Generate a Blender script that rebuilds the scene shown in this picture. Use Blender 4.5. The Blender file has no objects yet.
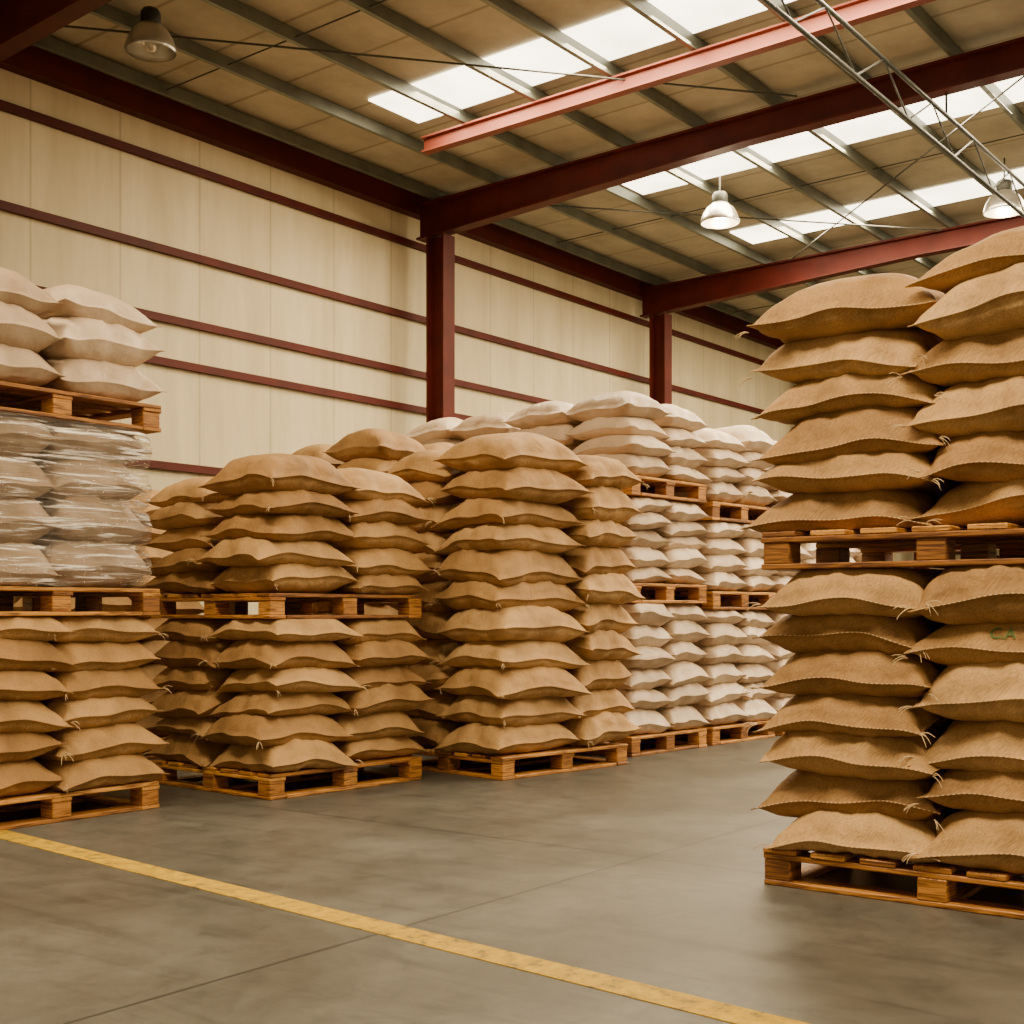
import bpy, bmesh, math, numpy as np
from mathutils import Vector, Matrix
from mathutils.bvhtree import BVHTree
R=np.random.RandomState(7)
S=bpy.context.scene
COL=S.collection

# ---------------------------------------------------------------- materials
def newmat(name):
    m=bpy.data.materials.new(name); m.use_nodes=True
    nt=m.node_tree; nt.nodes.clear()
    o=nt.nodes.new('ShaderNodeOutputMaterial'); b=nt.nodes.new('ShaderNodeBsdfPrincipled')
    nt.links.new(b.outputs[0],o.inputs[0])
    return m,nt,b,o
def N(nt,t,**kw):
    n=nt.nodes.new(t)
    for k,v in kw.items():
        if k in n.inputs: n.inputs[k].default_value=v
        else: setattr(n,k,v)
    return n
def L(nt,a,b): nt.links.new(a,b)
def ramp(nt,src,stops):
    r=nt.nodes.new('ShaderNodeValToRGB')
    e=r.color_ramp.elements
    while len(e)<len(stops): e.new(0.5)
    for i,(p,c) in enumerate(stops):
        e[i].position=p; e[i].color=(c[0],c[1],c[2],1)
    L(nt,src,r.inputs[0]); return r
def mixc(nt,fac,a,b,mode='MIX'):
    m=nt.nodes.new('ShaderNodeMix'); m.data_type='RGBA'; m.blend_type=mode
    if hasattr(fac,'links'): L(nt,fac,m.inputs[0])
    else: m.inputs[0].default_value=fac
    for s,i in ((a,6),(b,7)):
        if hasattr(s,'links'): L(nt,s,m.inputs[i])
        else: m.inputs[i].default_value=(s[0],s[1],s[2],1)
    return m.outputs[2]

def sack_mat(name,ca,cb,cc,rough,weave,wstr,stain,bump=0.5):
    m,nt,b,o=newmat(name)
    at=N(nt,'ShaderNodeAttribute',attribute_name='tint')
    sep=N(nt,'ShaderNodeSeparateColor'); L(nt,at.outputs['Color'],sep.inputs[0])
    r=ramp(nt,sep.outputs[0],[(0,ca),(0.5,cb),(1,cc)])
    tc=N(nt,'ShaderNodeTexCoord')
    n1=N(nt,'ShaderNodeTexNoise',Scale=4.5,Detail=4.0,Roughness=0.6); L(nt,tc.outputs['Object'],n1.inputs['Vector'])
    st=ramp(nt,n1.outputs[0],[(0.3,(stain,stain*0.96,stain*0.90)),(0.6,(1,1,1))])
    c=mixc(nt,1.0,r.outputs[0],st.outputs[0],'MULTIPLY')
    uv=N(nt,'ShaderNodeUVMap',uv_map='UVMap')
    hs=[]
    for sc in ((weave,weave*0.5,1),(weave*0.5,weave,1)):
        mp=N(nt,'ShaderNodeMapping'); mp.inputs['Scale'].default_value=sc; L(nt,uv.outputs[0],mp.inputs[0])
        n=N(nt,'ShaderNodeTexNoise',Scale=1.0,Detail=1.0); n.noise_dimensions='2D'; L(nt,mp.outputs[0],n.inputs['Vector']); hs.append(n)
    ad=N(nt,'ShaderNodeMath',operation='ADD'); L(nt,hs[0].outputs[0],ad.inputs[0]); L(nt,hs[1].outputs[0],ad.inputs[1])
    hf=N(nt,'ShaderNodeMath',operation='MULTIPLY'); L(nt,ad.outputs[0],hf.inputs[0]); hf.inputs[1].default_value=0.5
    lo=1-0.24*wstr; hi=1+0.10*wstr
    st2=ramp(nt,hf.outputs[0],[(0.38,(lo,lo*0.98,lo*0.94)),(0.60,(hi,hi,hi))])
    c=mixc(nt,1.0,c,st2.outputs[0],'MULTIPLY')
    n2=N(nt,'ShaderNodeTexNoise',Scale=8.0,Detail=2.0,Distortion=0.8); L(nt,tc.outputs['Object'],n2.inputs['Vector'])
    ml=N(nt,'ShaderNodeMath',operation='MULTIPLY'); L(nt,hf.outputs[0],ml.inputs[0]); ml.inputs[1].default_value=0.05*wstr
    a2=N(nt,'ShaderNodeMath',operation='ADD'); L(nt,n2.outputs[0],a2.inputs[0]); L(nt,ml.outputs[0],a2.inputs[1])
    b2=N(nt,'ShaderNodeBump',Strength=bump,Distance=0.022); L(nt,a2.outputs[0],b2.inputs['Height'])
    L(nt,b2.outputs[0],b.inputs['Normal']); L(nt,c,b.inputs['Base Color'])
    b.inputs['Roughness'].default_value=rough
    b.inputs['Specular IOR Level'].default_value=0.3
    return m
M_burlap=sack_mat('burlap',(0.33,0.176,0.060),(0.44,0.252,0.094),(0.55,0.335,0.138),0.72,260.0,1.0,0.62,0.55)
M_white=sack_mat('woven_plastic_sack',(0.45,0.33,0.225),(0.58,0.44,0.315),(0.69,0.54,0.40),0.42,200.0,0.25,0.76)
M_wsk=sack_mat('film_covered_sack',(0.33,0.235,0.16),(0.40,0.295,0.205),(0.47,0.355,0.255),0.5,200.0,0.25,0.7)

def wood_mat():
    m,nt,b,o=newmat('pine_wood')
    at=N(nt,'ShaderNodeAttribute',attribute_name='tint')
    sep=N(nt,'ShaderNodeSeparateColor'); L(nt,at.outputs['Color'],sep.inputs[0])
    r=ramp(nt,sep.outputs[0],[(0,(0.26,0.098,0.015)),(0.5,(0.50,0.215,0.036)),(1,(0.70,0.35,0.075))])
    uv=N(nt,'ShaderNodeUVMap',uv_map='UVMap')
    mp=N(nt,'ShaderNodeMapping'); mp.inputs['Scale'].default_value=(4,60,1); L(nt,uv.outputs[0],mp.inputs[0])
    n=N(nt,'ShaderNodeTexNoise',Scale=1.0,Detail=4.0,Distortion=1.6); L(nt,mp.outputs[0],n.inputs['Vector'])
    g=ramp(nt,n.outputs[0],[(0.36,(0.30,0.22,0.15)),(0.57,(1.0,0.97,0.92))])
    c=mixc(nt,1.0,r.outputs[0],g.outputs[0],'MULTIPLY')
    L(nt,c,b.inputs['Base Color']); b.inputs['Roughness'].default_value=0.55
    bp=N(nt,'ShaderNodeBump',Strength=0.3,Distance=0.004); L(nt,n.outputs[0],bp.inputs['Height']); L(nt,bp.outputs[0],b.inputs['Normal'])
    return m
M_wood=wood_mat()

def paint_mat(name,c1,c2,rough,metal=0.0,scale=3.0):
    m,nt,b,o=newmat(name)
    tc=N(nt,'ShaderNodeTexCoord'); n=N(nt,'ShaderNodeTexNoise',Scale=scale,Detail=4.0)
    L(nt,tc.outputs['Object'],n.inputs['Vector'])
    r=ramp(nt,n.outputs[0],[(0.3,c1),(0.7,c2)]); L(nt,r.outputs[0],b.inputs['Base Color'])
    b.inputs['Roughness'].default_value=rough; b.inputs['Metallic'].default_value=metal
    return m
M_red=paint_mat('red_oxide_steel',(0.055,0.0062,0.0036),(0.088,0.010,0.0055),0.55)
M_red.node_tree.nodes['Principled BSDF'].inputs['Specular IOR Level'].default_value=0.2
M_trim=paint_mat('bright_red_steel',(0.15,0.024,0.010),(0.20,0.036,0.015),0.6)
M_grey=paint_mat('galvanised_purlin',(0.09,0.098,0.078),(0.165,0.175,0.14),0.4,0.35)
M_dark=paint_mat('dark_steel',(0.03,0.032,0.026),(0.06,0.06,0.05),0.5,0.3)
M_alu=paint_mat('spun_aluminium',(0.55,0.52,0.45),(0.7,0.67,0.58),0.3,0.8)
M_twine=paint_mat('jute_twine',(0.52,0.36,0.18),(0.68,0.50,0.28),0.9)
M_green=paint_mat('green_print',(0.05,0.13,0.025),(0.16,0.20,0.06),0.8,0,60)

def emis(name,c,s):
    m=bpy.data.materials.new(name); m.use_nodes=True; nt=m.node_tree; nt.nodes.clear()
    o=nt.nodes.new('ShaderNodeOutputMaterial'); e=nt.nodes.new('ShaderNodeEmission')
    tc=N(nt,'ShaderNodeTexCoord'); n=N(nt,'ShaderNodeTexNoise',Scale=1.5,Detail=3.0); L(nt,tc.outputs['Object'],n.inputs['Vector'])
    r=ramp(nt,n.outputs[0],[(0.3,tuple(x*0.7 for x in c)),(0.65,c)]); L(nt,r.outputs[0],e.inputs[0])
    e.inputs[1].default_value=s; L(nt,e.outputs[0],o.inputs[0]); return m
M_sky=emis('translucent_skylight_sheet',(1.0,0.86,0.60),8.5)
M_bulb=emis('lamp_bulb',(1.0,0.80,0.50),70.0)

def wall_mat():
    m,nt,b,o=newmat('beige_wall_panel')
    tc=N(nt,'ShaderNodeTexCoord'); sp=N(nt,'ShaderNodeSeparateXYZ'); L(nt,tc.outputs['Object'],sp.inputs[0])
    s=N(nt,'ShaderNodeMath',operation='ADD'); L(nt,sp.outputs[0],s.inputs[0]); L(nt,sp.outputs[1],s.inputs[1])
    f=N(nt,'ShaderNodeMath',operation='PINGPONG'); f.inputs[1].default_value=0.5; L(nt,s.outputs[0],f.inputs[0])
    seam=ramp(nt,f.outputs[0],[(0.0,(0.68,0.66,0.60)),(0.018,(1,1,1))])
    n=N(nt,'ShaderNodeTexNoise',Scale=1.2,Detail=6.0,Roughness=0.65)
    mp=N(nt,'ShaderNodeMapping'); mp.inputs['Scale'].default_value=(2.2,2.2,0.3); L(nt,tc.outputs['Object'],mp.inputs[0]); L(nt,mp.outputs[0],n.inputs['Vector'])
    base=ramp(nt,n.outputs[0],[(0.3,(0.50,0.41,0.235)),(0.7,(0.68,0.58,0.37))])
    c=mixc(nt,1.0,base.outputs[0],seam.outputs[0],'MULTIPLY')
    L(nt,c,b.inputs['Base Color']); b.inputs['Roughness'].default_value=0.6
    w=N(nt,'ShaderNodeMath',operation='PINGPONG'); w.inputs[1].default_value=0.06; L(nt,s.outputs[0],w.inputs[0])
    bp=N(nt,'ShaderNodeBump',Strength=0.2,Distance=0.05); L(nt,w.outputs[0],bp.inputs['Height']); L(nt,bp.outputs[0],b.inputs['Normal'])
    return m
M_wall=wall_mat()
def roof_mat():
    m,nt,b,o=newmat('roof_sheet')
    tc=N(nt,'ShaderNodeTexCoord'); sp=N(nt,'ShaderNodeSeparateXYZ'); L(nt,tc.outputs['Object'],sp.inputs[0])
    f=N(nt,'ShaderNodeMath',operation='PINGPONG'); f.inputs[1].default_value=0.45; L(nt,sp.outputs[0],f.inputs[0])
    seam=ramp(nt,f.outputs[0],[(0.0,(0.5,0.47,0.42)),(0.03,(1,1,1))])
    n=N(nt,'ShaderNodeTexNoise',Scale=1.6,Detail=6.0,Roughness=0.65); L(nt,tc.outputs['Object'],n.inputs['Vector'])
    base=ramp(nt,n.outputs[0],[(0.3,(0.30,0.262,0.185)),(0.7,(0.47,0.415,0.30))])
    c=mixc(nt,1.0,base.outputs[0],seam.outputs[0],'MULTIPLY')
    L(nt,c,b.inputs['Base Color']); b.inputs['Roughness'].default_value=0.7
    return m
M_roof=roof_mat()
def floor_mat():
    m,nt,b,o=newmat('concrete_floor')
    tc=N(nt,'ShaderNodeTexCoord')
    n=N(nt,'ShaderNodeTexNoise',Scale=0.8,Detail=9.0,Roughness=0.7,Distortion=0.6); L(nt,tc.outputs['Object'],n.inputs['Vector'])
    base=ramp(nt,n.outputs[0],[(0.30,(0.060,0.056,0.045)),(0.5,(0.090,0.084,0.069)),(0.70,(0.130,0.122,0.101))])
    n2=N(nt,'ShaderNodeTexNoise',Scale=5.0,Detail=9.0,Roughness=0.78,Distortion=0.5); L(nt,tc.outputs['Object'],n2.inputs['Vector'])
    r2=ramp(nt,n2.outputs[0],[(0.32,(0.62,0.62,0.62)),(0.5,(1,1,1)),(0.7,(1.25,1.25,1.25))])
    c=mixc(nt,1.0,base.outputs[0],r2.outputs[0],'MULTIPLY')
    mp=N(nt,'ShaderNodeMapping'); mp.inputs['Scale'].default_value=(9.0,0.9,1); mp.inputs['Rotation'].default_value=(0,0,0.5); L(nt,tc.outputs['Object'],mp.inputs[0])
    n3=N(nt,'ShaderNodeTexNoise',Scale=1.0,Detail=6.0,Distortion=1.5); L(nt,mp.outputs[0],n3.inputs['Vector'])
    r3=ramp(nt,n3.outputs[0],[(0.34,(0.74,0.74,0.74)),(0.46,(1,1,1))])
    c=mixc(nt,0.8,c,mixc(nt,1.0,c,r3.outputs[0],'MULTIPLY'))
    sp=N(nt,'ShaderNodeSeparateXYZ'); L(nt,tc.outputs['Object'],sp.inputs[0])
    for ax,off in ((0,5.0),(1,3.05)):
        a=N(nt,'ShaderNodeMath',operation='SUBTRACT'); L(nt,sp.outputs[ax],a.inputs[0]); a.inputs[1].default_value=off
        f=N(nt,'ShaderNodeMath',operation='PINGPONG'); f.inputs[1].default_value=5.0; L(nt,a.outputs[0],f.inputs[0])
        rr=ramp(nt,f.outputs[0],[(0.0,(0.30,0.30,0.30)),(0.006,(0.42,0.42,0.42)),(0.010,(1,1,1))])
        c=mixc(nt,1.0,c,rr.outputs[0],'MULTIPLY')
    L(nt,c,b.inputs['Base Color'])
    rr=N(nt,'ShaderNodeMapRange'); rr.inputs[3].default_value=0.30; rr.inputs[4].default_value=0.52
    L(nt,n.outputs[0],rr.inputs[0]); L(nt,rr.outputs[0],b.inputs['Roughness'])
    b.inputs['Specular IOR Level'].default_value=0.45
    bp=N(nt,'ShaderNodeBump',Strength=0.12,Distance=0.01); L(nt,n2.outputs[0],bp.inputs['Height']); L(nt,bp.outputs[0],b.inputs['Normal'])
    return m
M_floor=floor_mat()
def yellow_mat():
    m,nt,b,o=newmat('worn_yellow_paint')
    tc=N(nt,'ShaderNodeTexCoord'); n=N(nt,'ShaderNodeTexNoise',Scale=16.0,Detail=8.0,Roughness=0.75); L(nt,tc.outputs['Object'],n.inputs['Vector'])
    r=ramp(nt,n.outputs[0],[(0.37,(0.13,0.105,0.045)),(0.46,(0.40,0.235,0.010)),(0.65,(0.56,0.35,0.012))])
    L(nt,r.outputs[0],b.inputs['Base Color']); b.inputs['Roughness'].default_value=0.6
    b.inputs['Specular IOR Level'].default_value=0.25
    return m
M_yellow=yellow_mat()
def wrap_mat():
    m=bpy.data.materials.new('stretch_wrap_film'); m.use_nodes=True; nt=m.node_tree; nt.nodes.clear()
    o=nt.nodes.new('ShaderNodeOutputMaterial')
    t=N(nt,'ShaderNodeBsdfTransparent'); t.inputs[0].default_value=(0.95,0.93,0.90,1)
    b=N(nt,'ShaderNodeBsdfPrincipled'); b.inputs['Base Color'].default_value=(0.95,0.85,0.75,1); b.inputs['Roughness'].default_value=0.10
    b.inputs['Specular IOR Level'].default_value=1.0
    tc=N(nt,'ShaderNodeTexCoord'); mp=N(nt,'ShaderNodeMapping'); mp.inputs['Scale'].default_value=(2.6,2.6,40.0); mp.inputs['Rotation'].default_value=(0.05,0.12,0)
    L(nt,tc.outputs['Object'],mp.inputs[0])
    n=N(nt,'ShaderNodeTexNoise',Scale=1.0,Detail=5.0,Roughness=0.62,Distortion=0.8); L(nt,mp.outputs[0],n.inputs['Vector'])
    bp=N(nt,'ShaderNodeBump',Strength=1.0,Distance=0.05); L(nt,n.outputs[0],bp.inputs['Height']); L(nt,bp.outputs[0],b.inputs['Normal'])
    r=ramp(nt,n.outputs[0],[(0.47,(0.06,)*3),(0.55,(0.24,)*3),(0.62,(1.0,)*3)])
    mx=N(nt,'ShaderNodeMixShader'); L(nt,r.outputs[0],mx.inputs[0]); L(nt,t.outputs[0],mx.inputs[1]); L(nt,b.outputs[0],mx.inputs[2])
    L(nt,mx.outputs[0],o.inputs[0]); return m
M_wrap=wrap_mat()

# ---------------------------------------------------------------- mesh accumulators
class Acc:
    def __init__(s): s.v=[];s.f=[];s.uv=[];s.t=[];s.n=0;s.mi=[]
    def add(s,v,f,uvf,tint,mi=0):
        v=np.asarray(v,float); f=np.asarray(f,int)
        s.v.append(v); s.f.append(f+s.n); s.uv.append(np.asarray(uvf,float)); s.t.append(np.full(len(v),tint)); s.mi.append(np.full(len(f),mi)); s.n+=len(v)
    def build(s,name,mats,smooth=True):
        v=np.vstack(s.v); f=np.vstack(s.f); uv=np.vstack(s.uv); t=np.concatenate(s.t); mi=np.concatenate(s.mi)
        me=bpy.data.meshes.new(name); me.vertices.add(len(v)); me.vertices.foreach_set('co',v.ravel())
        nf=len(f); me.loops.add(nf*4); me.loops.foreach_set('vertex_index',f.ravel().astype(np.int32))
        me.polygons.add(nf); me.polygons.foreach_set('loop_start',(np.arange(nf)*4).astype(np.int32))
        me.polygons.foreach_set('loop_total',np.full(nf,4,np.int32))
        me.polygons.foreach_set('use_smooth',np.full(nf,smooth))
        me.polygons.foreach_set('material_index',mi.astype(np.int32))
        ul=me.uv_layers.new(name='UVMap'); ul.data.foreach_set('uv',uv.ravel())
        ca=me.color_attributes.new('tint','FLOAT_COLOR','POINT')
        c=np.ones((len(v),4)); c[:,:3]=t[:,None]; ca.data.foreach_set('color',c.ravel())
        me.update(calc_edges=True); me.validate()
        for m in mats: me.materials.append(m)
        ob=bpy.data.objects.new(name,me); COL.objects.link(ob); return ob
BF=np.array([[0,3,2,1],[4,5,6,7],[0,1,5,4],[1,2,6,5],[2,3,7,6],[3,0,4,7]])
def box(acc,x0,x1,y0,y1,z0,z1,M=None,tint=0.5,mi=0):
    v=np.array([[x0,y0,z0],[x1,y0,z0],[x1,y1,z0],[x0,y1,z0],[x0,y0,z1],[x1,y0,z1],[x1,y1,z1],[x0,y1,z1]],float)
    d=[x1-x0,y1-y0,z1-z0]; la=int(np.argmax(d)); off=R.rand(2)*10
    uv=[]
    for fc in BF:
        p=v[fc]; rng=p.max(0)-p.min(0); axes=[i for i in range(3) if rng[i]>1e-9]
        if la in axes: a=la; bx=[i for i in axes if i!=la][0]
        else: a,bx=axes
        uv.append(np.stack([p[:,a]+off[0],p[:,bx]+off[1]],1))
    uv=np.vstack(uv)
    if M is not None: v=v@M[:3,:3].T+M[:3,3]
    acc.add(v,BF,uv,tint,mi)
def TM(x,y,z,rz):
    c,s=math.cos(rz),math.sin(rz)
    return np.array([[c,-s,0,x],[s,c,0,y],[0,0,1,z],[0,0,0,1]])
def bevel(ob,w,seg=1):
    m=ob.modifiers.new('bevel','BEVEL'); m.width=w; m.segments=seg; m.limit_method='ANGLE'

def tube(acc,pts,r0,r1,mi=0,k=5):
    pts=[np.array(p,float) for p in pts]; rings=[]
    for i,p in enumerate(pts):
        d=pts[min(i+1,len(pts)-1)]-pts[max(i-1,0)]; d/=np.linalg.norm(d)+1e-9
        u=np.cross(d,[0,0,1]) if abs(d[2])<0.9 else np.cross(d,[1,0,0]); u/=np.linalg.norm(u); w=np.cross(d,u)
        r=r0+(r1-r0)*i/(len(pts)-1)
        rings.append([p+r*(u*math.cos(6.283*j/k)+w*math.sin(6.283*j/k)) for j in range(k)])
    V=np.array(rings).reshape(-1,3); F=[]
    for i in range(len(pts)-1):
        for j in range(k):
            F.append([i*k+j,i*k+(j+1)%k,(i+1)*k+(j+1)%k,(i+1)*k+j])
    acc.add(V,F,np.zeros((len(F)*4,2)),0.5,mi)
# ---------------------------------------------------------------- sack
def sack(acc,M,a,b,T,n,m,droop,zmin,zmax,folds=1.0,rs=None,stitch=False):
    rs=rs or R
    gs=np.sin(np.linspace(-1,1,n+1)*math.pi/2); gt=np.sin(np.linspace(-1,1,m+1)*math.pi/2)
    s,t=np.meshgrid(gs,gt,indexing='ij')
    k=0.955 if stitch else 0.965
    s1=np.clip(np.abs(s)/k,0,1); t1=np.clip(np.abs(t)/k,0,1)
    p=rs.uniform(2.9,3.8); q=0.52
    hs=(1-s1**p)**q; ht=(1-t1**p)**q
    h=T/2*hs*ht
    ph=rs.rand(14)*6.28
    es=np.exp(-(1-s1)/0.14)*(1-t1**3); et=np.exp(-(1-t1)/0.14)*(1-s1**3)
    f1=np.sin(t*11+ph[0]+1.5*s)+0.9*np.sin(t*23+ph[1]+2*np.sin(3*t+ph[9]))
    f2=np.sin(s*11+ph[2]+1.5*t)+0.9*np.sin(s*23+ph[3]+2*np.sin(3*s+ph[10]))
    wr=0.20*folds*(es*f1+et*f2)
    lump=0.10*np.sin(2.6*s+ph[4])*np.sin(2.3*t+ph[5])+0.03*np.sin(6*s+ph[6]+2*t)*np.sin(5.3*t+ph[7])
    cr=0.10*folds*np.sin(13*(s*t)+ph[8])*(s1*t1)**2
    htop=h*1.12*(1+wr+lump+cr); hbot=h*0.88*(1+0.8*wr-lump)
    pin=0.04+0.04*rs.rand()
    X=a*s*(1-pin*(1-t**2)); Y=b*t*(1-pin*(1-s**2))
    ear=1+0.025*(np.abs(s)**8*np.abs(t)**8); X=X*ear; Y=Y*ear
    X=X+0.009*folds*np.sin(9*t+ph[6])*s1**6*np.sign(s); Y=Y+0.009*folds*np.sin(9*s+ph[7])*t1**6*np.sign(t)
    ds=rs.uniform(0.5,1.5); dt=rs.uniform(0.5,1.5)
    base=-droop*0.5*(ds*np.abs(s)**2.2+dt*np.abs(t)**2.2)+0.008*folds*np.sin(5*t+ph[0])*s1**6+0.008*folds*np.sin(5*s+ph[1])*t1**6
    base=base+rs.uniform(-0.012,0.012)*s+rs.uniform(-0.018,0.018)*t+rs.uniform(-0.020,0.020)*s*t
    th=0.0025
    top=np.stack([X,Y,base+htop+th],-1); bot=np.stack([X,Y,base-hbot-th],-1)
    I=(n+1)*(m+1)
    idx=np.arange(I).reshape(n+1,m+1)
    bi=idx+I
    edge=np.zeros((n+1,m+1),bool); edge[0]=edge[-1]=True; edge[:,0]=edge[:,-1]=True
    bi=np.where(edge,idx,bi)
    V=np.vstack([top.reshape(-1,3),bot.reshape(-1,3)])
    ft=np.stack([idx[:-1,:-1],idx[1:,:-1],idx[1:,1:],idx[:-1,1:]],-1).reshape(-1,4)
    fb=np.stack([bi[:-1,:-1],bi[:-1,1:],bi[1:,1:],bi[1:,:-1]],-1).reshape(-1,4)
    used=np.unique(np.concatenate([ft.ravel(),fb.ravel()])); remap=np.full(2*I,-1); remap[used]=np.arange(len(used))
    uvv=np.stack([np.concatenate([(a*s).ravel(),(a*s).ravel()]),np.concatenate([(b*t+htop).ravel(),(b*t-hbot).ravel()])],-1)
    F=np.vstack([ft,fb]); uv=uvv[F.ravel()]+rs.rand(2)*3
    V=V[used]; F=remap[F]
    V=V@M[:3,:3].T+M[:3,3]
    V[:,2]=np.clip(V[:,2],zmin,zmax)
    acc.add(V,F,uv,rs.rand())
    if stitch:
        # sewing thread: dashes standing on the seam hem of the visible end
        ln=np.stack([X[0],Y[0],base[0]],-1)@M[:3,:3].T+M[:3,3]
        seg=np.concatenate([[0],np.cumsum(np.linalg.norm(np.diff(ln,axis=0),axis=1))])
        u=0.02
        while u<seg[-1]-0.03:
            P=[]
            for uu in (u,u+0.009):
                P.append(np.array([np.interp(uu,seg,ln[:,c]) for c in range(3)])+np.array([-0.0015,0,0.001]))
            if P[0][2]>zmin+0.004: tube(acc,P,0.0020,0.0020,1,4)
            u+=0.019

def level(name,ox,oy,rz,cols,z0,z1,mat,res=(18,14),lean=0.012,jit=0.014,Tf=1.32,tass=0.0,capped=True,droop=0.05,folds=1.0,stitch=False):
    acc=Acc()
    for c in cols:
        x0,x1,y0,y1,nl=c[:5]; zt=z1+(c[5] if len(c)>5 else 0)
        pitch=(zt-z0)/nl; lx,ly=R.uniform(-lean,lean,2)
        hh=R.uniform(0.85,1.15,nl); hh*= (zt-z0)/hh.sum(); zc=z0+np.cumsum(hh)-hh/2
        for i in range(nl):
            cx=(x0+x1)/2+lx*i+R.uniform(-jit,jit)*1.3; cy=(y0+y1)/2+ly*i+R.uniform(-jit,jit)*1.3
            rr=R.uniform(-0.07,0.07)
            a=(x1-x0)/2*R.uniform(0.98,1.08); b=(y1-y0)/2*R.uniform(0.98,1.08)
            M=TM(ox,oy,0,rz)@TM(cx,cy,zc[i]+0.10*pitch,rr)
            zmax=(z1 if (capped) else zt+0.15)
            sack(acc,M,a,b,hh[i]*Tf*R.uniform(0.97,1.08)+0.012,res[0],res[1],droop,z0+0.003,zmax-0.001,folds,None,stitch)
            if tass:
                for sx in (-1,1):
                    for sy in (-1,1):
                        if R.rand()<tass:
                            p=np.array([sx*a*0.99,sy*b*0.99,-droop*0.95])
                            for kx in range(3):
                                q=[p]; d=np.array([sx*0.6,sy,R.uniform(-.4,.5)])+R.uniform(-.5,.5,3)
                                d/=np.linalg.norm(d)
                                for st in range(4):
                                    q.append(q[-1]+d*0.016); d=d+np.array([0,0,-0.35])+R.uniform(-.15,.15,3); d/=np.linalg.norm(d)
                                P=[(M[:3,:3]@w+M[:3,3]) for w in q]
                                if min(w[2] for w in P)>z0 : tube(acc,P,0.0022,0.001,1,4)
    return acc.build(name,[mat,M_twine])

def pallet(ox,oy,rz,L_,W_,z):
    acc=Acc(); M=TM(ox,oy,z,rz)
    def bx(a,b,c,d,e,f,tk=1.0):
        j=R.uniform(-0.004,0.004,2); box(acc,a+j[0],b+j[0],c+j[1],d+j[1],e,f,M,R.rand()*tk)
    h1,h2,h3,h4=0.022,0.106,0.128,0.150
    nb=7; bw=W_/(nb+ (nb-1)*0.42)
    for i in range(nb):
        y=i*bw*1.42; bx(0,L_,y,y+bw,h3,h4)
    w=0.12
    xs=[0,(L_-w)/2,L_-w]; ys=[0,(W_-w)/2,W_-w]
    for x in xs: bx(x,x+w,0.001,W_-0.001,h2,h3-0.0005)
    for x in xs:
        for y in ys: bx(x+0.004,x+w-0.004,y+0.004,y+w-0.004,h1,h2,0.7)
    for y in ys: bx(w+0.005,L_-w-0.005,y,y+w,0.0,h1,0.8)
    for x in (0,L_-w): bx(x,x+w,0,W_,0.0,h1,0.8)
    ob=acc.build('wooden_pallet',[M_wood],False); bevel(ob,0.004,1); return ob
PH=0.150
def grid_cols(W,D,nx,ny,nl,ov=0.0,extra=None):
    cs=[]; k=0
    for i in range(nx):
        for j in range(ny):
            e=0 if extra is None else extra[k%len(extra)]
            cs.append((-ov+i*(W+2*ov)/nx,-ov+(i+1)*(W+2*ov)/nx,-ov+j*(D+2*ov)/ny,-ov+(j+1)*(D+2*ov)/ny,nl,e)); k+=1
    return cs

# ---------------------------------------------------------------- stacks
dx,dy=4.80,1.00
pallet(dx,dy,0,1.15,1.37,0.0)
HR=(42,40)
level('burlap_sack_stack',dx,dy,0,[(0.0,0.58,0.68,1.37,7),(0.0,0.58,-0.02,0.73,6),(0.58,1.16,0.69,1.36,7),(0.58,1.16,-0.02,0.68,7)],PH,1.27,M_burlap,HR,tass=0.7,jit=0.024,folds=1.2,droop=0.07,stitch=True)
pallet(dx-0.02,dy-0.01,0.01,1.15,1.37,1.27)
level('burlap_sack_stack',dx,dy,0,[(0.0,0.58,0.71,1.41,6,-0.07),(0.0,0.58,-0.04,0.75,6,0.04),(0.58,1.16,0.69,1.38,6),(0.58,1.16,-0.02,0.68,6,0.03)],1.27+PH,2.44,M_burlap,HR,tass=0.8,capped=False,jit=0.030,folds=1.2,droop=0.08,stitch=True)

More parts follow.
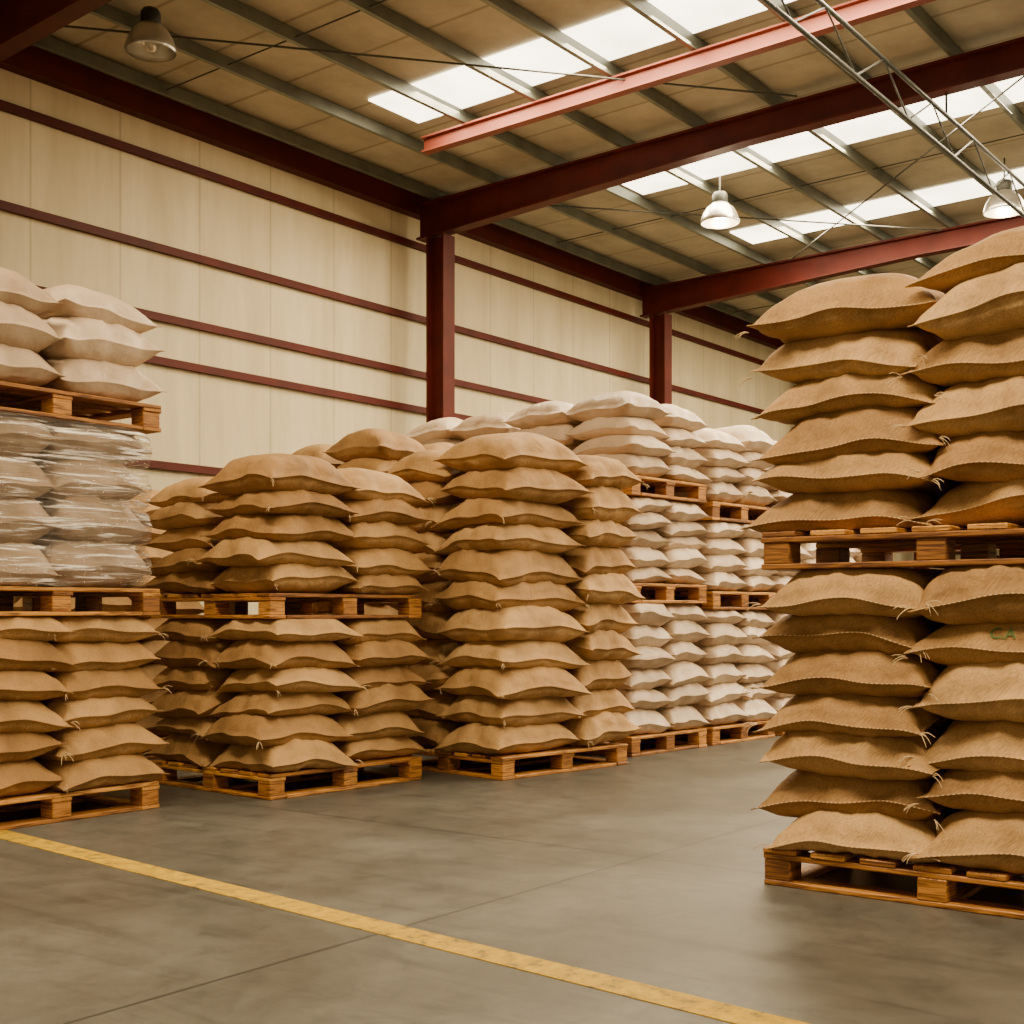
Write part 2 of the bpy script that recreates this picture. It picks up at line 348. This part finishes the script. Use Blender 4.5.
ax,ay=3.38,5.99
pallet(ax,ay,0,1.24,1.2,0.0)
level('burlap_sack_stack',ax,ay,0,grid_cols(1.24,1.2,2,2,6,0.01),PH,1.08,M_burlap,(26,24),tass=0.3)
pallet(ax,ay,0,1.25,1.2,1.08)
wst=level('wrapped_white_sack_stack',ax,ay,0,grid_cols(1.20,1.2,2,2,4,-0.02),1.08+PH,2.11,M_wsk,(24,20),jit=0.006,Tf=1.35,lean=0.002)
pallet(ax,ay,0,1.25,1.2,2.11)
level('white_sack_stack',ax,ay,0,grid_cols(1.24,1.2,2,2,3,0.0),2.11+PH,2.82,M_white,(26,22),capped=False,Tf=1.3)
def wrap(ox,oy,W,D,z0,z1,nl):
    acc=Acc(); per=280; nz=90; V=[]
    for k in range(nz+1):
        z=z0+(z1-z0)*k/nz; lay=abs(math.sin(math.pi*nl*(k/nz)))**0.6
        for i in range(per):
            th=2*math.pi*i/per; c,s=math.cos(th),math.sin(th); e=0.30
            x=math.copysign(abs(c)**e,c)*(W/2); y=math.copysign(abs(s)**e,s)*(D/2)
            dx_=math.exp(-(x/0.055)**2) if abs(y)>D*0.4 else math.exp(-(y/0.055)**2) if abs(x)>W*0.4 else 0
            off=0.022+0.034*lay-0.055*dx_*(0.4+0.6*lay)
            w=0.004*math.sin(z*90+th*3)+0.003*math.sin(z*170-th*5)
            V.append([ox+W/2+x*(1+w+off/(W/2)),oy+D/2+y*(1+w+off/(D/2)),z])
    F=[[k*per+i,k*per+(i+1)%per,(k+1)*per+(i+1)%per,(k+1)*per+i] for k in range(nz) for i in range(per)]
    acc.add(V,F,np.zeros((len(F)*4,2)),0.5); return acc.build('stretch_wrap',[M_wrap])
wr=wrap(ax,ay,1.20,1.2,1.08+PH+0.005,2.105,4); wr.parent=wst

bx_,by_,br=5.18,5.70,-0.06
pallet(bx_,by_,br,1.26,1.2,0.0)
level('burlap_sack_stack',bx_,by_,br,grid_cols(1.26,1.2,2,2,6,0.02),PH,1.06,M_burlap,(30,28),jit=0.026,droop=0.06,tass=0.35,folds=1.15)
pallet(bx_,by_,br,1.26,1.2,1.06)
level('burlap_sack_stack',bx_,by_,br,grid_cols(1.26,1.2,2,2,5,0.03,[0.03,-0.05,0.0,0.0]),1.06+PH,1.96,M_burlap,(30,28),capped=False,jit=0.026,droop=0.06,tass=0.35,folds=1.15)

cx_,cy_,cr_=6.71,5.17,-0.13
pallet(cx_,cy_,cr_,1.28,1.15,0.0)
level('burlap_sack_stack',cx_,cy_,cr_,[(-0.03,0.78,-0.03,0.6,11,0.0),(0.77,1.33,-0.03,0.6,10,-0.08),(-0.02,0.7,0.6,1.18,11,-0.05),(0.7,1.30,0.6,1.18,11)],PH,2.24,M_burlap,(30,28),capped=False,lean=0.002,jit=0.022,droop=0.07,tass=0.35,folds=1.15)

pallet(7.50,7.0,-0.05,1.25,1.2,0.0)
level('burlap_sack_stack',7.50,7.0,-0.05,grid_cols(1.25,1.2,2,2,12,0.02,[0,-0.06,-0.03,0.05]),PH,2.50,M_burlap,(18,16),capped=False,lean=0.004)
pallet(5.35,8.0,0.02,1.25,1.2,0.0)
level('burlap_sack_stack',5.35,8.0,0.02,grid_cols(1.25,1.2,2,2,10,0.02),PH,1.95,M_burlap,(16,14),capped=False,lean=0.004)

WR=(18,16)
def white_tower(x,y,rz,W,D,zs,nls,nx=2,ny=2):
    pallet(x,y,rz,W,D,0.0)
    z=PH
    for k,zt in enumerate(zs):
        last=(k==len(zs)-1)
        ex=[R.uniform(-0.06,0.06) for _ in range(nx*ny)] if last else None
        level('white_sack_stack',x,y,rz,grid_cols(W,D,nx,ny,nls[k],0.01,ex),z,zt,M_white,WR,capped=not last,jit=0.016,lean=0.004,Tf=1.32,droop=0.035)
        if not last:
            pallet(x,y,rz,W,D,zt); z=zt+PH
white_tower(8.38,5.22,-0.07,1.04,1.25,[1.17,1.99,2.74],[6,5,4])
white_tower(9.50,5.14,-0.07,1.02,1.25,[1.12,1.86,2.60],[6,4,4])
white_tower(10.62,5.05,-0.04,1.05,1.25,[1.12,1.90,2.60],[6,4,4])
white_tower(11.75,5.0,0,1.05,1.25,[1.12,1.90,2.64],[6,4,4])
white_tower(9.25,7.1,0,1.15,1.25,[1.17,1.99,2.85],[6,5,4])
white_tower(10.5,7.1,0,1.15,1.25,[1.17,1.99,2.85],[6,5,4])

def printed(txt,y,z,size):
    cu=bpy.data.curves.new('sack_print','FONT'); cu.body=txt; cu.size=size; cu.extrude=0; cu.offset=0.001
    t=bpy.data.objects.new('sack_print_tmp',cu); COL.objects.link(t)
    bpy.context.view_layer.update()
    dg=bpy.context.evaluated_depsgraph_get(); me=bpy.data.meshes.new_from_object(t.evaluated_get(dg))
    bpy.data.objects.remove(t)
    bm=bmesh.new(); bm.from_mesh(me); bmesh.ops.triangulate(bm,faces=bm.faces[:]); bmesh.ops.subdivide_edges(bm,edges=bm.edges[:],cuts=3)
    src=bpy.data.objects['burlap_sack_stack']
    bv=BVHTree.FromPolygons([v.co.copy() for v in src.data.vertices],[list(p.vertices) for p in src.data.polygons])
    for v in bm.verts:
        Y=y-v.co.x; Z=z+v.co.y
        h=bv.ray_cast(Vector((3.5,Y,Z)),Vector((1,0,0)))
        v.co=(h[0].x-0.004,Y,Z) if h[0] else Vector((dx,Y,Z))
    bm.to_mesh(me); bm.free(); me.name='sack_print'; me.materials.append(M_green)
    ob=bpy.data.objects.new('sack_print',me); COL.objects.link(ob); ob.parent=src
printed('C.A',1.47,1.005,0.055)

# ---------------------------------------------------------------- building
XA,XB,YA,YB=-3.0,38.0,-6.0,11.0
def single(name,boxes,mats,smooth=False):
    acc=Acc()
    for b in boxes: box(acc,*b,None,R.rand())
    return acc.build(name,mats,smooth)
PITCH=0.018
ZR=6.22
ZD=6.37
def rz(y): return (YB-y)*PITCH
single('floor',[(XA-6,XB,YA-6,YB+0.1,-0.15,0)],[M_floor])
single('wall_left',[(XA,XB,YB,YB+0.12,0,ZD)],[M_wall])
single('wall_far',[(XB-0.12,XB,YA,YB,0,ZD+rz(YB)-0.01)],[M_wall])
acc=Acc()
v=[[XA,YB+0.1,ZD+0.003],[XB,YB+0.1,ZD+0.003],[XB,YA,ZD+0.003+rz(YA)],[XA,YA,ZD+0.003+rz(YA)]]
v=np.array(v+[[a,b,c+0.08] for a,b,c in v]); fu=v[BF][:,:,:2].reshape(-1,2)
acc.add(v,BF,fu,0.5); acc.build('ceiling',[M_roof],False)
sk=[(9.80,10.58,9.30),(13.4,14.15,8.65),(16.3,17.0,8.55),(18.4,19.1,8.5),(21.6,22.4,8.5),(25,25.9,8.5),(1.6,2.5,8.5)]  # last strip is an unseen extra, added to light the stack tops
for i,(a,b,y) in enumerate(sk):
    acc=Acc(); y2=YA+0.8
    v=[[a,y,ZD-0.018+rz(y)],[b,y,ZD-0.018+rz(y)],[b,y2,ZD-0.018+rz(y2)],[a,y2,ZD-0.018+rz(y2)]]
    v=np.array(v+[[p,q,r+0.015] for p,q,r in v]); acc.add(v,BF,v[BF][:,:,:2].reshape(-1,2),0.5)
    acc.build('skylight_%d'%(i+1),[M_sky],False)
def beam(acc,p,q,w,h,kind='box',t=0.014,mi=0):
    p=np.array(p,float);q=np.array(q,float); d=q-p; Ln=np.linalg.norm(d); d/=Ln
    up=np.array([0,0,1.0])
    if abs(d[2])>0.9: up=np.array([0,-1.0,0])
    sd=np.cross(d,up); sd/=np.linalg.norm(sd); up2=np.cross(sd,d)
    M=np.eye(4); M[:3,0]=d; M[:3,1]=-sd; M[:3,2]=up2; M[:3,3]=p
    if kind=='box': box(acc,0,Ln,-w/2,w/2,0,h,M,R.rand(),mi)
    elif kind=='I':
        box(acc,0,Ln,-w/2,w/2,0,t*1.5,M,R.rand(),mi); box(acc,0,Ln,-w/2,w/2,h-t*1.5,h,M,R.rand(),mi)
        box(acc,0,Ln,-t/2,t/2,t*1.5,h-t*1.5,M,R.rand(),mi)
    elif kind=='C':
        box(acc,0,Ln,-w/2,w/2,0,0.006,M,R.rand(),mi); box(acc,0,Ln,-w/2,-w/2+0.006,0.006,h,M,R.rand(),mi)
        box(acc,0,Ln,-w/2,w/2,h-0.006,h,M,R.rand(),mi)
acc=Acc(); y=YB-0.45; PY=[]
while y>YA+0.2:
    PY.append(y); beam(acc,(XA,y,ZR+0.005+rz(y)),(XB-0.12,y,ZR+0.005+rz(y)),0.05,0.122,'C'); y-=0.92
acc.build('roof_purlins',[M_grey],False)
COLX=[0.3,6.13,12.36,17.7,23.4,29.3]
RD0,RD1=0.45,0.29
for x in COLX:
    acc=Acc(); y0=YB-0.17; t=0.016; w=0.17
    ys=[y0,y0-4.5,YA]; dep=[RD0,RD1,RD1]
    for i in range(2):
        ya,yb=ys[i],ys[i+1]; za,zb=ZR+rz(ya),ZR+rz(yb); da,db=dep[i],dep[i+1]
        def slab(xa,xb,zla,zlb,zha,zhb):
            v=np.array([[xa,yb,zlb],[xb,yb,zlb],[xb,ya,zla],[xa,ya,zla],[xa,yb,zhb],[xb,yb,zhb],[xb,ya,zha],[xa,ya,zha]])
            acc.add(v,BF,np.zeros((24,2)),0.5)
        slab(x-w/2,x+w/2,za-da,zb-db,za-da+0.024,zb-db+0.024)
        slab(x-w/2,x+w/2,za-0.024,zb-0.024,za,zb)
        slab(x-t/2,x+t/2,za-da+0.024,zb-db+0.024,za-0.024,zb-0.024)
    acc.build('steel_rafter',[M_red],False)
    acc=Acc(); yc=YB-0.36
    beam(acc,(x,yc-0.0,0.03),(x,yc-0.0,ZR+rz(YB)-RD0+0.004),0.22,0.28,'I',0.016)
    box(acc,x-0.15,x+0.15,yc-0.32,yc+0.04,0.0,0.03,None,0.5)
    acc.build('steel_column',[M_red],False)
acc=Acc(); beam(acc,(10.68,9.3,ZR-0.17+rz(9.3)),(10.68,YA,ZR-0.17+rz(YA)),0.11,0.17,'I',0.012); acc.build('skylight_trimmer_beam',[M_trim],False)
single('trim_1',[(XA,XB-0.13,YB-0.15,YB-0.005,6.11,6.36)],[M_red])
acc=Acc()
for z in (5.75,4.83,4.12,3.67,2.6,1.5,0.5):
    box(acc,XA,XB-0.13,YB-0.06,YB-0.005,z-0.03,z-0.022,None,0.4)
    box(acc,XA,XB-0.13,YB-0.06,YB-0.052,z-0.022,z+0.042,None,0.4)
    box(acc,XA,XB-0.13,YB-0.06,YB-0.005,z+0.042,z+0.05,None,0.4)
acc.build('wall_girts',[M_red],False)
acc=Acc(); yj=4.2; zb,zt=5.50,5.84
tube(acc,[(XA,yj,zb),(XB-0.12,yj,zb)],0.020,0.020,0,8); tube(acc,[(XA,yj,zt),(XB-0.12,yj,zt)],0.020,0.020,0,8)
x=XA; up=True
while x<XB-1:
    tube(acc,[(x,yj,zb if up else zt),(x+0.6,yj,zt if up else zb)],0.009,0.009,0,6); x+=0.6; up=not up
for cxx in COLX: tube(acc,[(cxx+0.03,yj,zt),(cxx+0.03,yj,ZR+rz(yj)-RD1)],0.012,0.012,0,6)
acc.build('lattice_joist',[M_dark],True)
acc=Acc()
for (p,q) in [((6.3,10.2),(12.1,5.6)),((17.5,8.2),(12.4,3.0)),((12.4,10.2),(17.5,6.0))]:
    tube(acc,[(p[0],p[1],6.17+rz(p[1])),(q[0],q[1],6.17+rz(q[1]))],0.010,0.010,0,6)
for x in (8.2,14.9,20.2):
    tube(acc,[(x,PY[0],ZR+0.05+rz(PY[0])),(x,PY[-1],ZR+0.05+rz(PY[-1]))],0.008,0.008,0,5)
acc.build('roof_bracing_rods',[M_dark],True)

acc=Acc(); p=np.array([3.72,7.2]); q=np.array([2.94,-1.0]); d=(q-p)/np.linalg.norm(q-p); nn=np.array([-d[1],d[0]])*0.066
v=[[*(p-nn),0.0],[*(q-nn),0.0],[*(q+nn),0.0],[*(p+nn),0.0]]
v=np.array(v+[[a,b,0.003] for a,b,c in v]); acc.add(v,BF,v[BF][:,:,:2].reshape(-1,2),0.5)
acc.build('yellow_floor_line',[M_yellow],False)

def lathe(acc,prof,cx,cy,cz,k=40,mi=0):
    V=[];F=[]
    for r,z in prof:
        for j in range(k): V.append([cx+r*math.cos(6.2832*j/k),cy+r*math.sin(6.2832*j/k),cz+z])
    for i in range(len(prof)-1):
        for j in range(k): F.append([i*k+j,i*k+(j+1)%k,(i+1)*k+(j+1)%k,(i+1)*k+j])
    acc.add(V,F,np.zeros((len(F)*4,2)),0.5,mi)
def lamp(x,y,z,D=0.44,on=60):
    r=D/2; acc=Acc()
    out=[(r,0),(r*1.02,0.012),(r*0.97,0.05),(r*0.88,0.11),(r*0.72,0.17),(r*0.5,0.215),(r*0.36,0.24)]
    lathe(acc,out,x,y,z); lathe(acc,[(a*0.97,b-0.004) for a,b in out][::-1],x,y,z)
    lathe(acc,[(r*0.36,0.235),(r*0.40,0.25),(r*0.40,0.33),(r*0.32,0.36),(r*0.12,0.37),(0.001,0.37)],x,y,z,24,1)
    lathe(acc,[(0.001,0.0),(0.05,0.015),(0.07,0.06),(0.06,0.13),(0.03,0.2),(0.03,0.23)],x,y,z,20,2 if on>0 else 0)
    zt=ZR+rz(y)+0.01
    tube(acc,[(x,y,z+0.37),(x,y,zt)],0.010,0.010,1,8)
    ob=acc.build('high_bay_pendant_lamp',[M_alu,M_dark,M_bulb],True)
    if on>0:
        l=bpy.data.lights.new('lamp_light','POINT'); l.energy=on; l.color=(1,0.78,0.50); l.shadow_soft_size=0.05
        lo=bpy.data.objects.new('lamp_light',l); lo.location=(x,y,z-0.06); COL.objects.link(lo); lo.parent=ob
lamp(13.85,7.4,5.74,0.46); lamp(7.0,9.2,5.90,0.43,0); lamp(15.4,4.55,5.72,0.46)

# ---------------------------------------------------------------- light
w=bpy.data.worlds.new('world'); S.world=w; w.use_nodes=True
bg=w.node_tree.nodes['Background']; bg.inputs[0].default_value=(1.0,0.76,0.44,1); bg.inputs[1].default_value=0.58
for (a,b,y) in sk[:5]+[sk[6]]:  # final entry lights from the added strip out of view
    l=bpy.data.lights.new('skylight_daylight','AREA'); l.shape='RECTANGLE'; l.size=b-a-0.1; l.size_y=12; l.energy=1020; l.color=(1.0,0.80,0.51)
    o=bpy.data.objects.new('skylight_daylight',l); yc=y-6.3; o.location=((a+b)/2,yc,ZR-0.02+rz(yc)); COL.objects.link(o)

cam=bpy.data.cameras.new('camera'); co=bpy.data.objects.new('camera',cam); COL.objects.link(co)
cam.sensor_width=36; cam.lens=1300/1024*36; cam.shift_y=100/1024
co.location=(0,0,1.1); co.rotation_euler=(math.radians(90),0,math.radians(37.2-90)); S.camera=co
